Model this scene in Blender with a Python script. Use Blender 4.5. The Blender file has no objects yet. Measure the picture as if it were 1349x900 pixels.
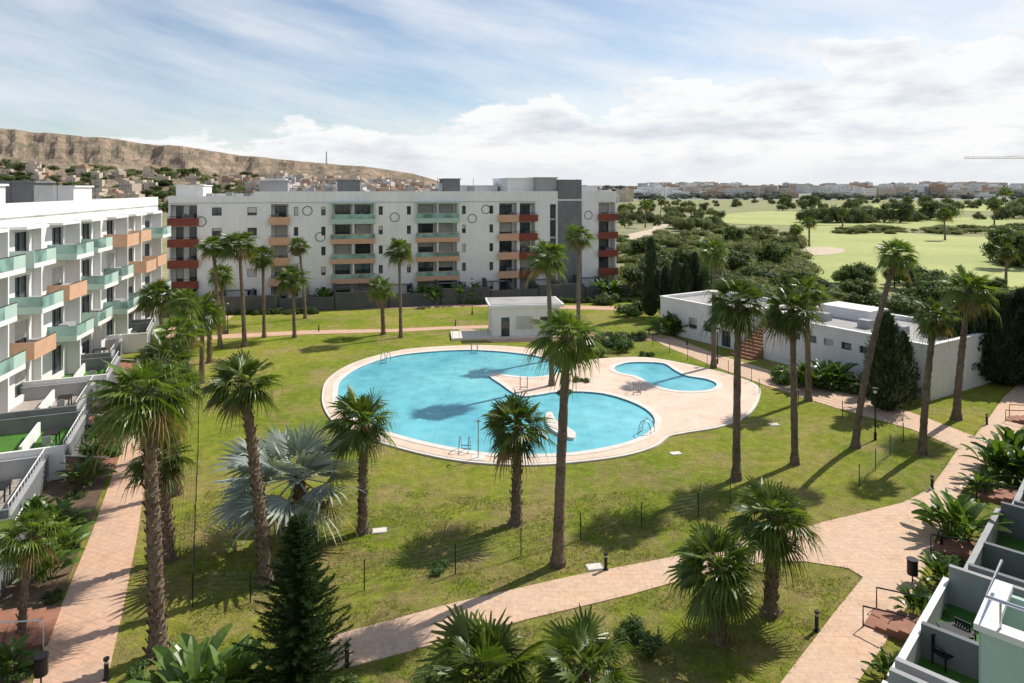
import bpy, math, random
import numpy as np
from mathutils import Vector, geometry, noise
random.seed(7); rng=np.random.default_rng(7)
H=16.0; F=900.0
def G(px,py,z=0.0):
    d=F*(H-z)/(py-248.0); return ((px-674.5)/F*d, d)
def Z(py,d): return H-(py-248.0)*d/F
SC=bpy.context.scene
# ------------------------------------------------ materials
def nd(nt,t,**k):
    n=nt.nodes.new(t)
    for a,b in k.items(): setattr(n,a,b)
    return n
def ramp(nt,fac,stops):
    r=nd(nt,'ShaderNodeValToRGB'); e=r.color_ramp.elements
    while len(e)<len(stops): e.new(0.5)
    for i,(p,c) in enumerate(stops):
        e[i].position=p; e[i].color=(c[0],c[1],c[2],1) if not isinstance(c,(int,float)) else (c,c,c,1)
    nt.links.new(fac,r.inputs[0]); return r.outputs[0]
def noi(nt,co,scale,detail=4,rough=.6):
    n=nd(nt,'ShaderNodeTexNoise'); n.inputs['Scale'].default_value=scale; n.inputs['Detail'].default_value=detail; n.inputs['Roughness'].default_value=rough
    nt.links.new(co,n.inputs['Vector']); return n.outputs['Fac']
def mixc(nt,a,b,f,mode='MIX'):
    m=nd(nt,'ShaderNodeMix'); m.data_type='RGBA'; m.blend_type=mode
    for s,v in ((0,f),(6,a),(7,b)):
        if isinstance(v,(int,float)): m.inputs[s].default_value=v
        elif isinstance(v,tuple): m.inputs[s].default_value=(v[0],v[1],v[2],1)
        else: nt.links.new(v,m.inputs[s])
    return m.outputs[2]
def base(name):
    m=bpy.data.materials.new(name); m.use_nodes=True; nt=m.node_tree
    b=nt.nodes['Principled BSDF']; tc=nd(nt,'ShaderNodeTexCoord')
    return m,nt,b,tc.outputs['Object']
def addbump(nt,b,h,st,dist=.05):
    u=nd(nt,'ShaderNodeBump'); u.inputs['Strength'].default_value=st; u.inputs['Distance'].default_value=dist
    nt.links.new(h,u.inputs['Height']); nt.links.new(u.outputs[0],b.inputs['Normal'])
def M(name,c1,c2=None,scale=1.0,rough=.8,bump=.2,fs=20,metal=0,spec=.3,vary=.25,streak=0):
    m,nt,b,co=base(name)
    c2=c2 or tuple(x*.78 for x in c1)
    a=noi(nt,co,scale); col=ramp(nt,a,[(.35,c1),(.68,c2)])
    f=noi(nt,co,fs,3); v=ramp(nt,f,[(.3,1-vary),(.7,1.0)])
    col=mixc(nt,col,v,1.0,'MULTIPLY')
    if streak:
        mp=nd(nt,'ShaderNodeMapping'); mp.inputs['Scale'].default_value=(2.2,2.2,.22); nt.links.new(co,mp.inputs[0]); q=noi(nt,mp.outputs[0],1,5,.7)
        col=mixc(nt,col,ramp(nt,q,[(.35,1-streak),(.6,1.0)]),1.0,'MULTIPLY')
    nt.links.new(col,b.inputs['Base Color'])
    b.inputs['Roughness'].default_value=rough; b.inputs['Metallic'].default_value=metal; b.inputs['Specular IOR Level'].default_value=spec
    if bump: addbump(nt,b,f,bump,.02)
    return m
def LEAF(name,c1,c2,scale=1.5,trans=.3,rough=.5,lo=.62,hi=1.2):
    m,nt,b,co=base(name)
    oi=nd(nt,'ShaderNodeObjectInfo'); geo=nd(nt,'ShaderNodeNewGeometry')
    a=noi(nt,geo.outputs['Position'],scale,3); col=ramp(nt,a,[(.32,c1),(.68,c2)])
    r=ramp(nt,oi.outputs['Random'],[(0,lo),(1,hi)])
    col=mixc(nt,col,r,1.0,'MULTIPLY')
    r2=ramp(nt,geo.outputs['Random Per Island'],[(0,.6),(1,1.25)])
    col=mixc(nt,col,r2,1.0,'MULTIPLY')
    nt.links.new(col,b.inputs['Base Color']); b.inputs['Roughness'].default_value=rough; b.inputs['Specular IOR Level'].default_value=.4
    if trans<=0: return m
    t=nd(nt,'ShaderNodeBsdfTranslucent'); nt.links.new(mixc(nt,col,(1.15,1.3,.4),1.0,'MULTIPLY'),t.inputs['Color'])
    mx=nd(nt,'ShaderNodeMixShader'); mx.inputs[0].default_value=trans
    out=nt.nodes['Material Output']
    nt.links.new(b.outputs[0],mx.inputs[1]); nt.links.new(t.outputs[0],mx.inputs[2]); nt.links.new(mx.outputs[0],out.inputs[0])
    return m
white=M('white_stucco',(.86,.85,.83),(.79,.78,.76),.35,vary=.06,fs=8,bump=.1,streak=.07)
greyw=M('grey_render',(.22,.23,.235),(.17,.175,.18),.8,vary=.12,streak=.12)
char=M('charcoal_render',(.11,.115,.12),(.085,.09,.095),.8,vary=.12)
lgrey=M('light_grey_render',(.44,.44,.44),(.38,.38,.38),.8,vary=.12,streak=.1)
dark=M('dark_frame',(.035,.036,.04),rough=.5)
salmon=M('salmon_paint',(.66,.41,.27),(.59,.36,.23),1,vary=.1)
mint=M('mint_paint',(.46,.61,.54),(.42,.56,.49),1,vary=.08)
brick=M('oxide_red_paint',(.27,.075,.05),(.20,.055,.04),1,vary=.15)
roofg=M('roof_gravel',(.50,.48,.45),(.36,.35,.33),.4,vary=.3,fs=6)
terra=M('terracotta_steps',(.42,.20,.13),(.30,.14,.09),1.2,vary=.2)
metal=M('steel',(.6,.6,.62),rough=.25,metal=1,bump=0)
blackp=M('black_paint',(.02,.02,.022),rough=.45,bump=0)
fenceg=M('fence_green',(.04,.09,.06),rough=.6,bump=0)
soil=M('planting_soil',(.24,.16,.10),(.14,.095,.06),.9,vary=.5,fs=14,bump=.6)
astro=M('artificial_grass',(.09,.25,.035),(.07,.19,.03),3,vary=.4,fs=60)
coping=M('coping_stone',(.80,.74,.66),(.70,.63,.55),1.5,vary=.12,fs=12)
trunkm=M('palm_trunk',(.29,.22,.16),(.15,.11,.08),3,rough=.95,bump=1.0,fs=16,vary=.5)
bootm=M('palm_boots',(.36,.24,.14),(.17,.115,.07),5,rough=.95,bump=.5,fs=30,vary=.4)
barkm=M('bark',(.13,.10,.075),(.07,.055,.04),4,bump=.8)
palml=LEAF('palm_leaf',(.09,.15,.026),(.185,.235,.045),1.2,.36,.36)
deadl=LEAF('dead_frond',(.40,.27,.14),(.26,.17,.09),2,.25,.8)
bism=LEAF('silver_palm_leaf',(.27,.32,.29),(.38,.43,.38),1.2,.15,.5)
banl=LEAF('paddle_leaf',(.075,.15,.025),(.16,.24,.05),2,.3,.32)
treel=LEAF('broad_leaf',(.08,.125,.03),(.15,.185,.05),.5,.3,.6)
olivel=LEAF('olive_leaf',(.19,.22,.08),(.29,.29,.12),.25,.3,.7,.7,1.2)
golfl=LEAF('parkland_leaf_hazed',(.14,.18,.07),(.21,.235,.10),.08,.25,.7,.6,1.25)  # leaf colour lightened so the golf trees look hazy
darkl=LEAF('cypress_leaf',(.026,.05,.018),(.05,.08,.028),1.0,.1,.7)
hedgel=LEAF('hedge_leaf',(.08,.15,.03),(.14,.22,.045),.8,.22,.6)
haze_leaf=LEAF('far_leaf_hazed',(.17,.20,.16),(.25,.26,.20),.02,0,.9)  # pale leaf colour with distance haze painted in
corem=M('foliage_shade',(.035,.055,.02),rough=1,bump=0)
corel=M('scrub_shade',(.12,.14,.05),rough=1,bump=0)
def glassmat(name,c,rough=.06):
    m,nt,b,co=base(name); a=noi(nt,co,.5,2); nt.links.new(ramp(nt,a,[(.4,c),(.6,tuple(x*2.2 for x in c))]),b.inputs['Base Color'])
    b.inputs['Roughness'].default_value=rough; b.inputs['Specular IOR Level'].default_value=.6; return m
glass=glassmat('window_glass',(.035,.045,.05)); 
railg=glassmat('balcony_green_glass',(.13,.21,.19),.1)
shut=M('roller_shutter',(.62,.61,.58),scale=2,vary=.1)
def lawnmat(name):
    m,nt,b,co=base(name)
    big=noi(nt,co,.10,6,.65); c=ramp(nt,big,[(.34,(.155,.22,.02)),(.50,(.245,.29,.03)),(.66,(.35,.33,.06))])
    p=noi(nt,co,.23,8,.78); pm=ramp(nt,p,[(.48,0.0),(.62,.8)]); c=mixc(nt,c,(.39,.29,.13),pm)
    s=nd(nt,'ShaderNodeSeparateXYZ'); nt.links.new(co,s.inputs[0])
    mr=nd(nt,'ShaderNodeMapRange'); mr.inputs[1].default_value=43; mr.inputs[2].default_value=31; mr.inputs[3].default_value=.1; mr.inputs[4].default_value=1; nt.links.new(s.outputs[1],mr.inputs[0])
    p2=noi(nt,co,.38,8,.8); pm2=mixc(nt,ramp(nt,p2,[(.46,0.0),(.60,.8)]),mr.outputs[0],1.0,'MULTIPLY'); c=mixc(nt,c,(.33,.24,.115),pm2)
    md=noi(nt,co,1.6,6,.75); c=mixc(nt,c,ramp(nt,md,[(.3,.66),(.7,1.18)]),1.0,'MULTIPLY')
    f=noi(nt,co,9,5,.85); c=mixc(nt,c,ramp(nt,f,[(.3,.55),(.68,1.3)]),1.0,'MULTIPLY')
    nt.links.new(c,b.inputs['Base Color']); b.inputs['Roughness'].default_value=.95; b.inputs['Specular IOR Level'].default_value=.1
    addbump(nt,b,f,.9,.1); return m
lawn=lawnmat('lawn_grass'); 
def pavemat(name,c1,c2,c3,bw,bh,mortar=(.35,.24,.17),rot=0.0,stain=.78):
    m,nt,b,co=base(name)
    mp=nd(nt,'ShaderNodeMapping'); mp.inputs['Rotation'].default_value=(0,0,rot); nt.links.new(co,mp.inputs[0]); v=mp.outputs[0]
    br=nd(nt,'ShaderNodeTexBrick'); nt.links.new(v,br.inputs['Vector']); br.inputs['Scale'].default_value=1
    br.inputs['Brick Width'].default_value=bw; br.inputs['Row Height'].default_value=bh; br.inputs['Mortar Size'].default_value=.012
    br.inputs['Color1'].default_value=(*c1,1); br.inputs['Color2'].default_value=(*c2,1); br.inputs['Mortar'].default_value=(*mortar,1)
    a=noi(nt,co,.35,7,.75); c=mixc(nt,br.outputs['Color'],c3,ramp(nt,a,[(.38,0.0),(.66,.8)]))
    f=noi(nt,co,5,5,.75); c=mixc(nt,c,ramp(nt,f,[(.3,stain),(.7,1.06)]),1.0,'MULTIPLY')
    g=noi(nt,co,.9,6,.8); c=mixc(nt,c,ramp(nt,g,[(.30,.82),(.5,1.0)]),1.0,'MULTIPLY')
    nt.links.new(c,b.inputs['Base Color']); b.inputs['Roughness'].default_value=.8; b.inputs['Specular IOR Level'].default_value=.2
    addbump(nt,b,f,.3,.01); return m
pathm=pavemat('stamped_concrete_path',(.76,.51,.34),(.70,.46,.31),(.66,.50,.37),.45,.3,(.54,.38,.26))
pathl=pavemat('paver_path',(.75,.46,.31),(.68,.41,.275),(.62,.44,.32),.6,.3,(.48,.32,.23),rot=.4)
deckm=pavemat('pool_deck_concrete',(.76,.56,.42),(.73,.53,.40),(.80,.66,.54),1.2,1.2,(.62,.46,.36),stain=.88)
def watermat():
    m,nt,b,co=base('pool_water')
    a=noi(nt,co,.12,3); c=ramp(nt,a,[(.35,(.12,.45,.53)),(.65,(.20,.58,.63))])
    vor=nd(nt,'ShaderNodeTexVoronoi'); vor.feature='SMOOTH_F1'; vor.inputs['Scale'].default_value=1.6
    nn=nd(nt,'ShaderNodeTexNoise'); nn.inputs['Scale'].default_value=1.2
    nt.links.new(co,nn.inputs['Vector']); c2=mixc(nt,co,nn.outputs['Color'],.35); nt.links.new(c2,vor.inputs['Vector'])
    c=mixc(nt,c,ramp(nt,vor.outputs['Distance'],[(.1,.88),(.8,1.14)]),1.0,'MULTIPLY')
    br=nd(nt,'ShaderNodeTexBrick'); br.offset=0; nt.links.new(co,br.inputs['Vector']); br.inputs['Scale'].default_value=1; br.inputs['Brick Width'].default_value=2.5; br.inputs['Row Height'].default_value=2.5; br.inputs['Mortar Size'].default_value=.03
    br.inputs['Color1'].default_value=(1,1,1,1); br.inputs['Color2'].default_value=(1,1,1,1); br.inputs['Mortar'].default_value=(.86,.88,.9,1)
    c=mixc(nt,c,br.outputs['Color'],1.0,'MULTIPLY')
    nt.links.new(c,b.inputs['Base Color']); b.inputs['Roughness'].default_value=.05; b.inputs['IOR'].default_value=1.33
    addbump(nt,b,noi(nt,co,3.5,4,.6),.6,.05); return m
waterm=watermat()
tilem=pavemat('waterline_tile',(.16,.36,.45),(.12,.30,.40),(.2,.42,.5),.2,.2,(.5,.6,.62))
# ------------------------------------------------ mesh helpers
def mkobj(name,verts,faces,mats,mi=None,loc=(0,0,0),parent=None,smooth=False):
    me=bpy.data.meshes.new(name); me.from_pydata([tuple(v) for v in verts],[],[tuple(f) for f in faces])
    for m in (mats if isinstance(mats,(list,tuple)) else [mats]): me.materials.append(m)
    if mi is not None: me.polygons.foreach_set('material_index',list(mi))
    if smooth: me.polygons.foreach_set('use_smooth',[True]*len(me.polygons))
    me.update(); o=bpy.data.objects.new(name,me); o.location=loc; SC.collection.objects.link(o)
    if parent: o.parent=parent
    return o
def empty(name,loc=(0,0,0)):
    e=bpy.data.objects.new(name,None); e.location=loc; e.empty_display_size=.3; SC.collection.objects.link(e); return e
def crom(pts,n=6,closed=True):
    P=[Vector((p[0],p[1])) for p in pts]; out=[]; N=len(P); rg=N if closed else N-1
    for i in range(rg):
        if closed: a,b,c,d=P[i-1],P[i],P[(i+1)%N],P[(i+2)%N]
        else: a,b,c,d=P[max(i-1,0)],P[i],P[i+1],P[min(i+2,N-1)]
        for k in range(n):
            t=k/n; out.append(0.5*((2*b)+(c-a)*t+(2*a-5*b+4*c-d)*t*t+(3*b-a-3*c+d)*t**3))
    if not closed: out.append(P[-1])
    return [(p.x,p.y) for p in out]
def GP(l): return [G(*p) for p in l]
def slab(name,loops,z0,z1,mat,parent=None):
    allv=[]; 
    for L in loops: allv+=list(L)
    tris=geometry.tessellate_polygon([[Vector((p[0],p[1],0)) for p in L] for L in loops])
    V=[(p[0],p[1],z1) for p in allv]; fs=[]
    for t in tris:
        a,b,c=[Vector(V[i]) for i in t]
        if (b-a).cross(c-a).z<0: t=(t[0],t[2],t[1])
        fs.append(t)
    n=len(V); V+=[(p[0],p[1],z0) for p in allv]; o=0
    for L in loops:
        k=len(L)
        for i in range(k): a=o+i; b=o+(i+1)%k; fs.append((a,b,b+n,a+n))
        o+=k
    return mkobj(name,V,fs,mat,parent=parent)
def offset(L,d):
    n=len(L); A=sum(L[i][0]*L[(i+1)%n][1]-L[(i+1)%n][0]*L[i][1] for i in range(n)); s=1 if A>0 else -1; out=[]
    for i in range(n):
        p=Vector(L[i-1]); q=Vector(L[(i+1)%n]); t=(q-p).normalized(); out.append((L[i][0]+t.y*d*s,L[i][1]-t.x*d*s))
    return out
class Build:
    def __init__(s,name,o,U,N,z=0):
        s.name=name; s.o=o; l=math.hypot(*U); s.U=(U[0]/l,U[1]/l); l=math.hypot(*N); s.N=(N[0]/l,N[1]/l); s.b={}; s.z=z; s.mats={}
    def p(s,u,n,z): return (u*s.U[0]+n*s.N[0],u*s.U[1]+n*s.N[1],z)
    def bucket(s,m,part):
        k=part or m.name; s.mats[k]=m; return s.b.setdefault(k,([],[]))
    def box(s,u0,u1,n0,n1,z0,z1,m,part=None):
        V,Fc=s.bucket(m,part); k=len(V)
        for z in (z0,z1):
            for (u,n) in ((u0,n0),(u1,n0),(u1,n1),(u0,n1)): V.append(s.p(u,n,z))
        Fc+= [(k,k+3,k+2,k+1),(k+4,k+5,k+6,k+7),(k,k+1,k+5,k+4),(k+1,k+2,k+6,k+5),(k+2,k+3,k+7,k+6),(k+3,k,k+4,k+7)]
    def prismn(s,pts,u0,u1,m,part=None): # pts in (n,z)
        V,Fc=s.bucket(m,part); k=len(V); c=len(pts)
        for u in (u0,u1):
            for (n,z) in pts: V.append(s.p(u,n,z))
        Fc+=[tuple(range(k,k+c)),tuple(range(k+c,k+2*c))]+[(k+i,k+(i+1)%c,k+c+(i+1)%c,k+c+i) for i in range(c)]
    def tube(s,pts,r,m,part=None,sides=6):
        V,Fc=s.bucket(m,part); k=len(V); Q=[Vector(s.p(*p)) for p in pts]
        for i,q in enumerate(Q):
            t=(Q[min(i+1,len(Q)-1)]-Q[max(i-1,0)]).normalized(); a=t.cross(Vector((0,0,1)))
            if a.length<.1: a=Vector((1,0,0))
            a.normalize(); b=t.cross(a)
            for j in range(sides):
                th=j*2*math.pi/sides; V.append(tuple(q+a*math.cos(th)*r+b*math.sin(th)*r))
        for i in range(len(Q)-1):
            for j in range(sides): Fc.append((k+i*sides+j,k+i*sides+(j+1)%sides,k+(i+1)*sides+(j+1)%sides,k+(i+1)*sides+j))
        Fc.append(tuple(k+j for j in range(sides))); Fc.append(tuple(k+(len(Q)-1)*sides+j for j in range(sides)))
    def ring(s,u,z,n,r,m,part=None):
        pts=[(u+math.cos(a)*r,n,z+math.sin(a)*r) for a in np.linspace(0,2*math.pi,25)]
        s.tube(pts,.045,m,part,4)
    def wall(s,u0,u1,z0,z1,ops,n1,th,m,part=None,gl=None,fr=None):
        us=sorted(set([u0,u1]+[o[0] for o in ops]+[o[1] for o in ops])); zs=sorted(set([z0,z1]+[o[2] for o in ops]+[o[3] for o in ops]))
        for i in range(len(us)-1):
            cu=(us[i]+us[i+1])/2
            for j in range(len(zs)-1):
                cz=(zs[j]+zs[j+1])/2
                if any(o[0]<cu<o[1] and o[2]<cz<o[3] for o in ops): continue
                s.box(us[i],us[i+1],n1-th,n1,zs[j],zs[j+1],m,part)
        for o in ops:
            g=gl or glass; f=fr or dark
            s.box(o[0]-.02,o[1]+.02,n1-th-.05,n1-th+.06,o[2]-.02,o[3]+.02,g,'windows')
            w=.06; a=n1-th+.06; b=a+.05
            s.box(o[0],o[0]+w,a,b,o[2],o[3],f,'window_frames'); s.box(o[1]-w,o[1],a,b,o[2],o[3],f,'window_frames')
            s.box(o[0]+w,o[1]-w,a,b,o[3]-w,o[3],f,'window_frames'); s.box(o[0]+w,o[1]-w,a,b,o[2],o[2]+w,f,'window_frames')
            if o[1]-o[0]>1.1:
                c=(o[0]+o[1])/2; s.box(c-w/2,c+w/2,a,b,o[2]+w,o[3]-w,f,'window_frames')
            h=random.random()
            if h<.5:
                d=(o[3]-o[2])*random.choice([.25,.4,.6,.9]); s.box(o[0]+w,o[1]-w,b,b+.02,o[3]-w-d,o[3]-w,shut,'shutters')
    def finish(s,simple=False):
        if simple or len(s.b)==1:
            V=[];Fc=[];mi=[];ms=[]
            for k,(v,f) in s.b.items():
                m=s.mats[k]
                if m not in ms: ms.append(m)
                o=len(V); V+=v; Fc+=[tuple(i+o for i in q) for q in f]; mi+=[ms.index(m)]*len(f)
            return mkobj(s.name,V,Fc,ms,mi,loc=(s.o[0],s.o[1],s.z))
        e=empty(s.name,(s.o[0],s.o[1],s.z))
        for k,(v,f) in s.b.items(): mkobj(k,v,f,s.mats[k],parent=e)
        return e
# ------------------------------------------------ ground
gm,nt,b,co=base('scrub_ground')
a=noi(nt,co,.02,6,.65); c=ramp(nt,a,[(.35,(.19,.21,.08)),(.5,(.27,.27,.12)),(.66,(.38,.33,.19))])
c=mixc(nt,c,ramp(nt,noi(nt,co,.4,5,.7),[(.3,.65),(.7,1.1)]),1.0,'MULTIPLY'); nt.links.new(c,b.inputs['Base Color']); b.inputs['Roughness'].default_value=1
mkobj('ground',[(-6000,-300,0),(6000,-300,0),(6000,9000,0),(-6000,9000,0)],[(0,1,2,3)],gm)
slab('lawn',[[(-52,-5),(44,-5),(44,40),(48,52),(30,84),(20,112),(-55,95)]],-.01,.02,lawn)
# pool
water=crom(GP([(444,520),(450,502),(478,484),(520,471),(570,465),(625,463),(680,467),(715,473),(736,483),(736,493),(705,499),(672,497),(655,494),(645,497),(660,508),(683,523),(705,523),(740,518),(790,520),(828,530),(855,544),(864,560),(850,576),(815,589),(760,599),(700,602),(650,601),(600,594),(545,582),(500,568),(465,551),(448,536)]),5)
kids=crom(GP([(809,486),(825,480),(850,479),(875,481),(890,490),(905,497),(933,502),(945,509),(935,516),(905,518),(878,515),(858,508),(838,498),(815,493)]),5)
deck=crom(GP([(428,521),(436,500),(468,480),(520,465),(570,459),(640,457),(700,461),(738,468),(765,477),(800,474),(850,473),(895,480),(950,493),(990,507),(998,520),(985,545),(950,562),(900,571),(878,576),(860,589),(820,601),(760,609),(700,613),(640,611),(590,605),(540,594),(490,579),(450,562),(432,542)]),5)
PE=empty('swimming_pool')
slab('pool_deck',[deck,water,kids],0,.14,deckm,PE)
for nm,L in (('coping_main',water),('coping_children',kids)):
    slab(nm,[offset(L,.42),offset(L,-.06)],.10,.165,coping,PE)
    slab('waterline_tiles',[offset(L,-.055),offset(L,-.09)],-.1,.13,tilem,PE)
slab('edge_band',[offset(deck,.22),deck],0,.12,coping,PE)
slab('water',[offset(water,.05)],.0,.04,waterm,PE); slab('children_water',[offset(kids,.05)],.0,.04,waterm,PE)
slab('divider_wall',[crom(GP([(719,549),(727,547),(733,558),(748,567),(758,574),(756,581),(745,579),(730,572),(720,562)]),4)],.02,.22,coping,PE)
for (px,py,dx,dy) in [(508,478,.3,.95),(612,597,-.1,-1),(852,572,.8,-.6),(690,513,0,1),(838,520,.0,1),(625,465,0,1)]:
    x,y=G(px,py); lb=Build('pool_ladder',(x,y),(dy,-dx),(dx,dy))
    for u in (-.28,.28):
        lb.tube([(u,-.45,-.1),(u,-.42,.45),(u,-.25,.85),(u,0,.98),(u,.25,.85),(u,.4,.5),(u,.42,.14)],.035,metal,'rails')
    for z in (.1,.3): lb.tube([(-.28,-.44,z),(.28,-.44,z)],.03,metal,'treads')
    lb.finish()
for px,py in ((630,606),):
    x,y=G(px,py); sh=Build('pool_shower',(x,y),(1,0),(0,1)); sh.tube([(0,0,.1),(0,0,2.1),(0,.15,2.25),(0,.4,2.2)],.04,metal,'pipe'); sh.tube([(0,.4,2.2),(0,.4,2.12)],.12,metal,'head',10); sh.box(-.4,.4,-.4,.4,0,.16,coping,'tray'); sh.finish()
# paths
diag=[(380,862),(440,838),(520,817),(600,795),(680,777),(750,761),(870,738),(960,719),(1060,695),(1130,678),(1190,663),(1225,645),(1245,618),(1262,592),(1200,566),(1100,538),(1010,509),(940,483),(875,456),(862,448),(868,441),(882,443),(945,468),(1010,487),(1080,505),(1160,530),(1225,553),(1284,576),(1305,548),(1322,524),(1349,500),(1420,470),(1420,512),(1349,562),(1320,590),(1290,622),(1262,655),(1240,690),(1222,742),(1195,800),(1165,850),(1120,915),(1060,1010),(960,1010),(1028,902),(1060,860),(1098,810),(1137,762),(1118,750),(1060,741),(1010,741),(900,765),(830,785),(700,816),(580,848),(470,878),(400,892)]
DP=GP(diag)
slab('garden_path',[DP],0,.05,pathm)
slab('paved_walk',[GP([(40,910),(-30,1010),(92,1010),(140,900),(163,800),(182,700),(193,620),(204,560),(215,510),(229,450),(233,430),(216,430),(205,455),(190,510),(172,560),(158,600),(122,700),(60,850)])],0,.05,pathl)
slab('back_path',[GP([(225,452),(290,447),(400,441),(520,438),(600,434),(650,433),(650,429),(600,430),(520,434),(400,436),(300,441),(250,444),(225,447)])],0,.05,pathl)
slab('back_path',[GP([(225,428),(300,422),(312,413),(400,408),(520,407),(620,404),(850,410),(850,405),(620,400),(520,403),(400,404),(225,412)])],0,.046,pathl)
slab('kiosk_path',[GP([(600,434),(650,452),(740,449),(800,446),(865,449),(870,443),(800,440),(740,443),(660,446),(615,432)])],0,.054,pathl)
# ragged turf blades along path and deck edges and through the near lawn
grassl=LEAF('grass_blades',(.15,.23,.022),(.27,.31,.05),.6,.25,.8,.9,1.0)
def tufts(name,pts,hmin,hmax,per):
    V=[];Fc=[]
    for (x,y) in pts:
        for k in range(per):
            a=random.uniform(0,6.28); q=random.uniform(0,.07); h=random.uniform(hmin,hmax); bx=x+math.cos(a)*q; by=y+math.sin(a)*q; w=.012; t=random.uniform(0,6.28); l=random.uniform(0,.06)
            n0=len(V); V+= [(bx-math.cos(t)*w,by-math.sin(t)*w,.015),(bx+math.cos(t)*w,by+math.sin(t)*w,.015),(bx+math.cos(a)*l,by+math.sin(a)*l,.02+h)]; Fc.append((n0,n0+1,n0+2))
    mkobj(name,V,Fc,grassl)
pts=[]
for a_,b_ in zip(DP,DP[1:]+DP[:1]):
    a_=Vector(a_); b_=Vector(b_); L=(b_-a_).length
    if a_.y>60: continue
    for i in range(int(L/.09)):
        q=a_+(b_-a_)*random.random(); pts.append((q.x+random.gauss(0,.07),q.y+random.gauss(0,.07)))
tufts('grass_edging',pts,.03,.11,3)
pts=[]
tri=GP([(460,885),(700,825),(900,770),(1010,747),(1125,762),(1090,810),(1030,890),(980,960),(430,960)])
def inside(p,poly):
    c=False; j=len(poly)-1
    for i in range(len(poly)):
        if (poly[i][1]>p[1])!=(poly[j][1]>p[1]) and p[0]<(poly[j][0]-poly[i][0])*(p[1]-poly[i][1])/(poly[j][1]-poly[i][1])+poly[i][0]: c=not c
        j=i
    return c
lw=GP([(165,860),(200,690),(240,600),(430,640),(700,660),(900,640),(1050,600),(1200,600),(1180,655),(1040,690),(860,735),(600,788),(440,832),(350,865)])
for i in range(52000):
    p=(random.uniform(-16,14),random.uniform(19,36))
    if inside(p,tri) or inside(p,lw):
        if noise.noise(Vector((p[0]*.5,p[1]*.5,0)))>-.15: pts.append(p)
tufts('grass',pts,.03,.08,3)
# golf course
golf=M('fairway_grass',(.48,.50,.19),(.37,.42,.15),.03,rough=1,fs=.5,vary=.2,bump=0)
golf2=M('rough_grass',(.36,.35,.17),(.28,.30,.13),.04,rough=1,fs=.4,vary=.35,bump=0)
sand=M('bunker_sand',(.72,.60,.44),rough=1)
slab('golf_rough',[GP([(900,262),(1440,262),(1480,400),(1100,402),(1040,395),(1020,330),(930,300)])],0,.06,golf2)
slab('golf_fairway',[crom(GP([(1050,302),(1110,298),(1180,306),(1260,312),(1400,318),(1400,388),(1300,386),(1220,376),(1150,390),(1095,396),(1050,384),(1070,350),(1060,325)]),4)],0,.12,golf)
slab('golf_fairway',[crom(GP([(930,286),(1000,279),(1060,280),(1180,286),(1400,288),(1400,304),(1250,304),(1130,298),(1020,297),(950,294)]),4)],0,.2,golf)
slab('golf_fairway',[crom(GP([(1060,273),(1200,269),(1400,272),(1400,279),(1200,278)]),4)],0,.3,golf)
slab('sand_bunker',[crom(GP([(1055,330),(1080,326),(1112,329),(1105,335),(1070,337)]),4)],0,.2,sand)
slab('dirt_track',[GP([(815,312),(858,302),(868,292),(862,285),(874,285),(882,295),(872,306),(830,318)])],0,.1,sand)
# ------------------------------------------------ far apartment block
sl=.263
th=math.atan(sl)
FB=Build('apartment_building',(-44.8,89.0),(math.cos(th),math.sin(th)),(math.sin(th),-math.cos(th)))
def fu(px):
    n=(px-674.5)/F; D=100.8/(1-sl*n); return (n*D+44.8)/math.cos(th)
fl=[0.3,3.1,5.85,8.6,11.35,14.1]; LU=fu(812)
FB.box(0,LU,-13,-2.05,0,14.1,white,'core')
FB.box(0,LU,-13,0.0,14.102,14.35,roofg,'roof')
FB.box(fu(335),LU,-.25,.03,14.1,15.55,white,'parapet'); FB.box(0,fu(335),-.25,.03,14.1,14.95,white,'parapet')
FB.box(0,.25,-12.99,-.252,14.352,14.9,white,'parapet'); FB.box(LU-.25,LU,-12.99,-.252,14.352,15.5,white,'parapet'); FB.box(.26,LU-.26,-13,-12.75,14.352,15.2,white,'parapet')
FB.box(0,fu(707),.031,.05,14.0,14.06,lgrey,'facade_joint')
spans=[(222,262,'bay',brick,2),(262,355,'wall',None,2),(355,382,'bay',salmon,1),(382,436,'wall',None,1),(436,494,'bay2',salmon,2),(494,548,'wall',None,1),(548,604,'bay2',salmon,2),(604,656,'wall',None,1),(656,683,'bay',salmon,1),(683,707,'bay',brick,1),(707,722,'wall',None,0),(722,735,'glassstair',None,0),(735,766,'darkwall',None,0),(766,787,'wall',None,0),(787,812,'bay',brick,1)]
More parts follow.
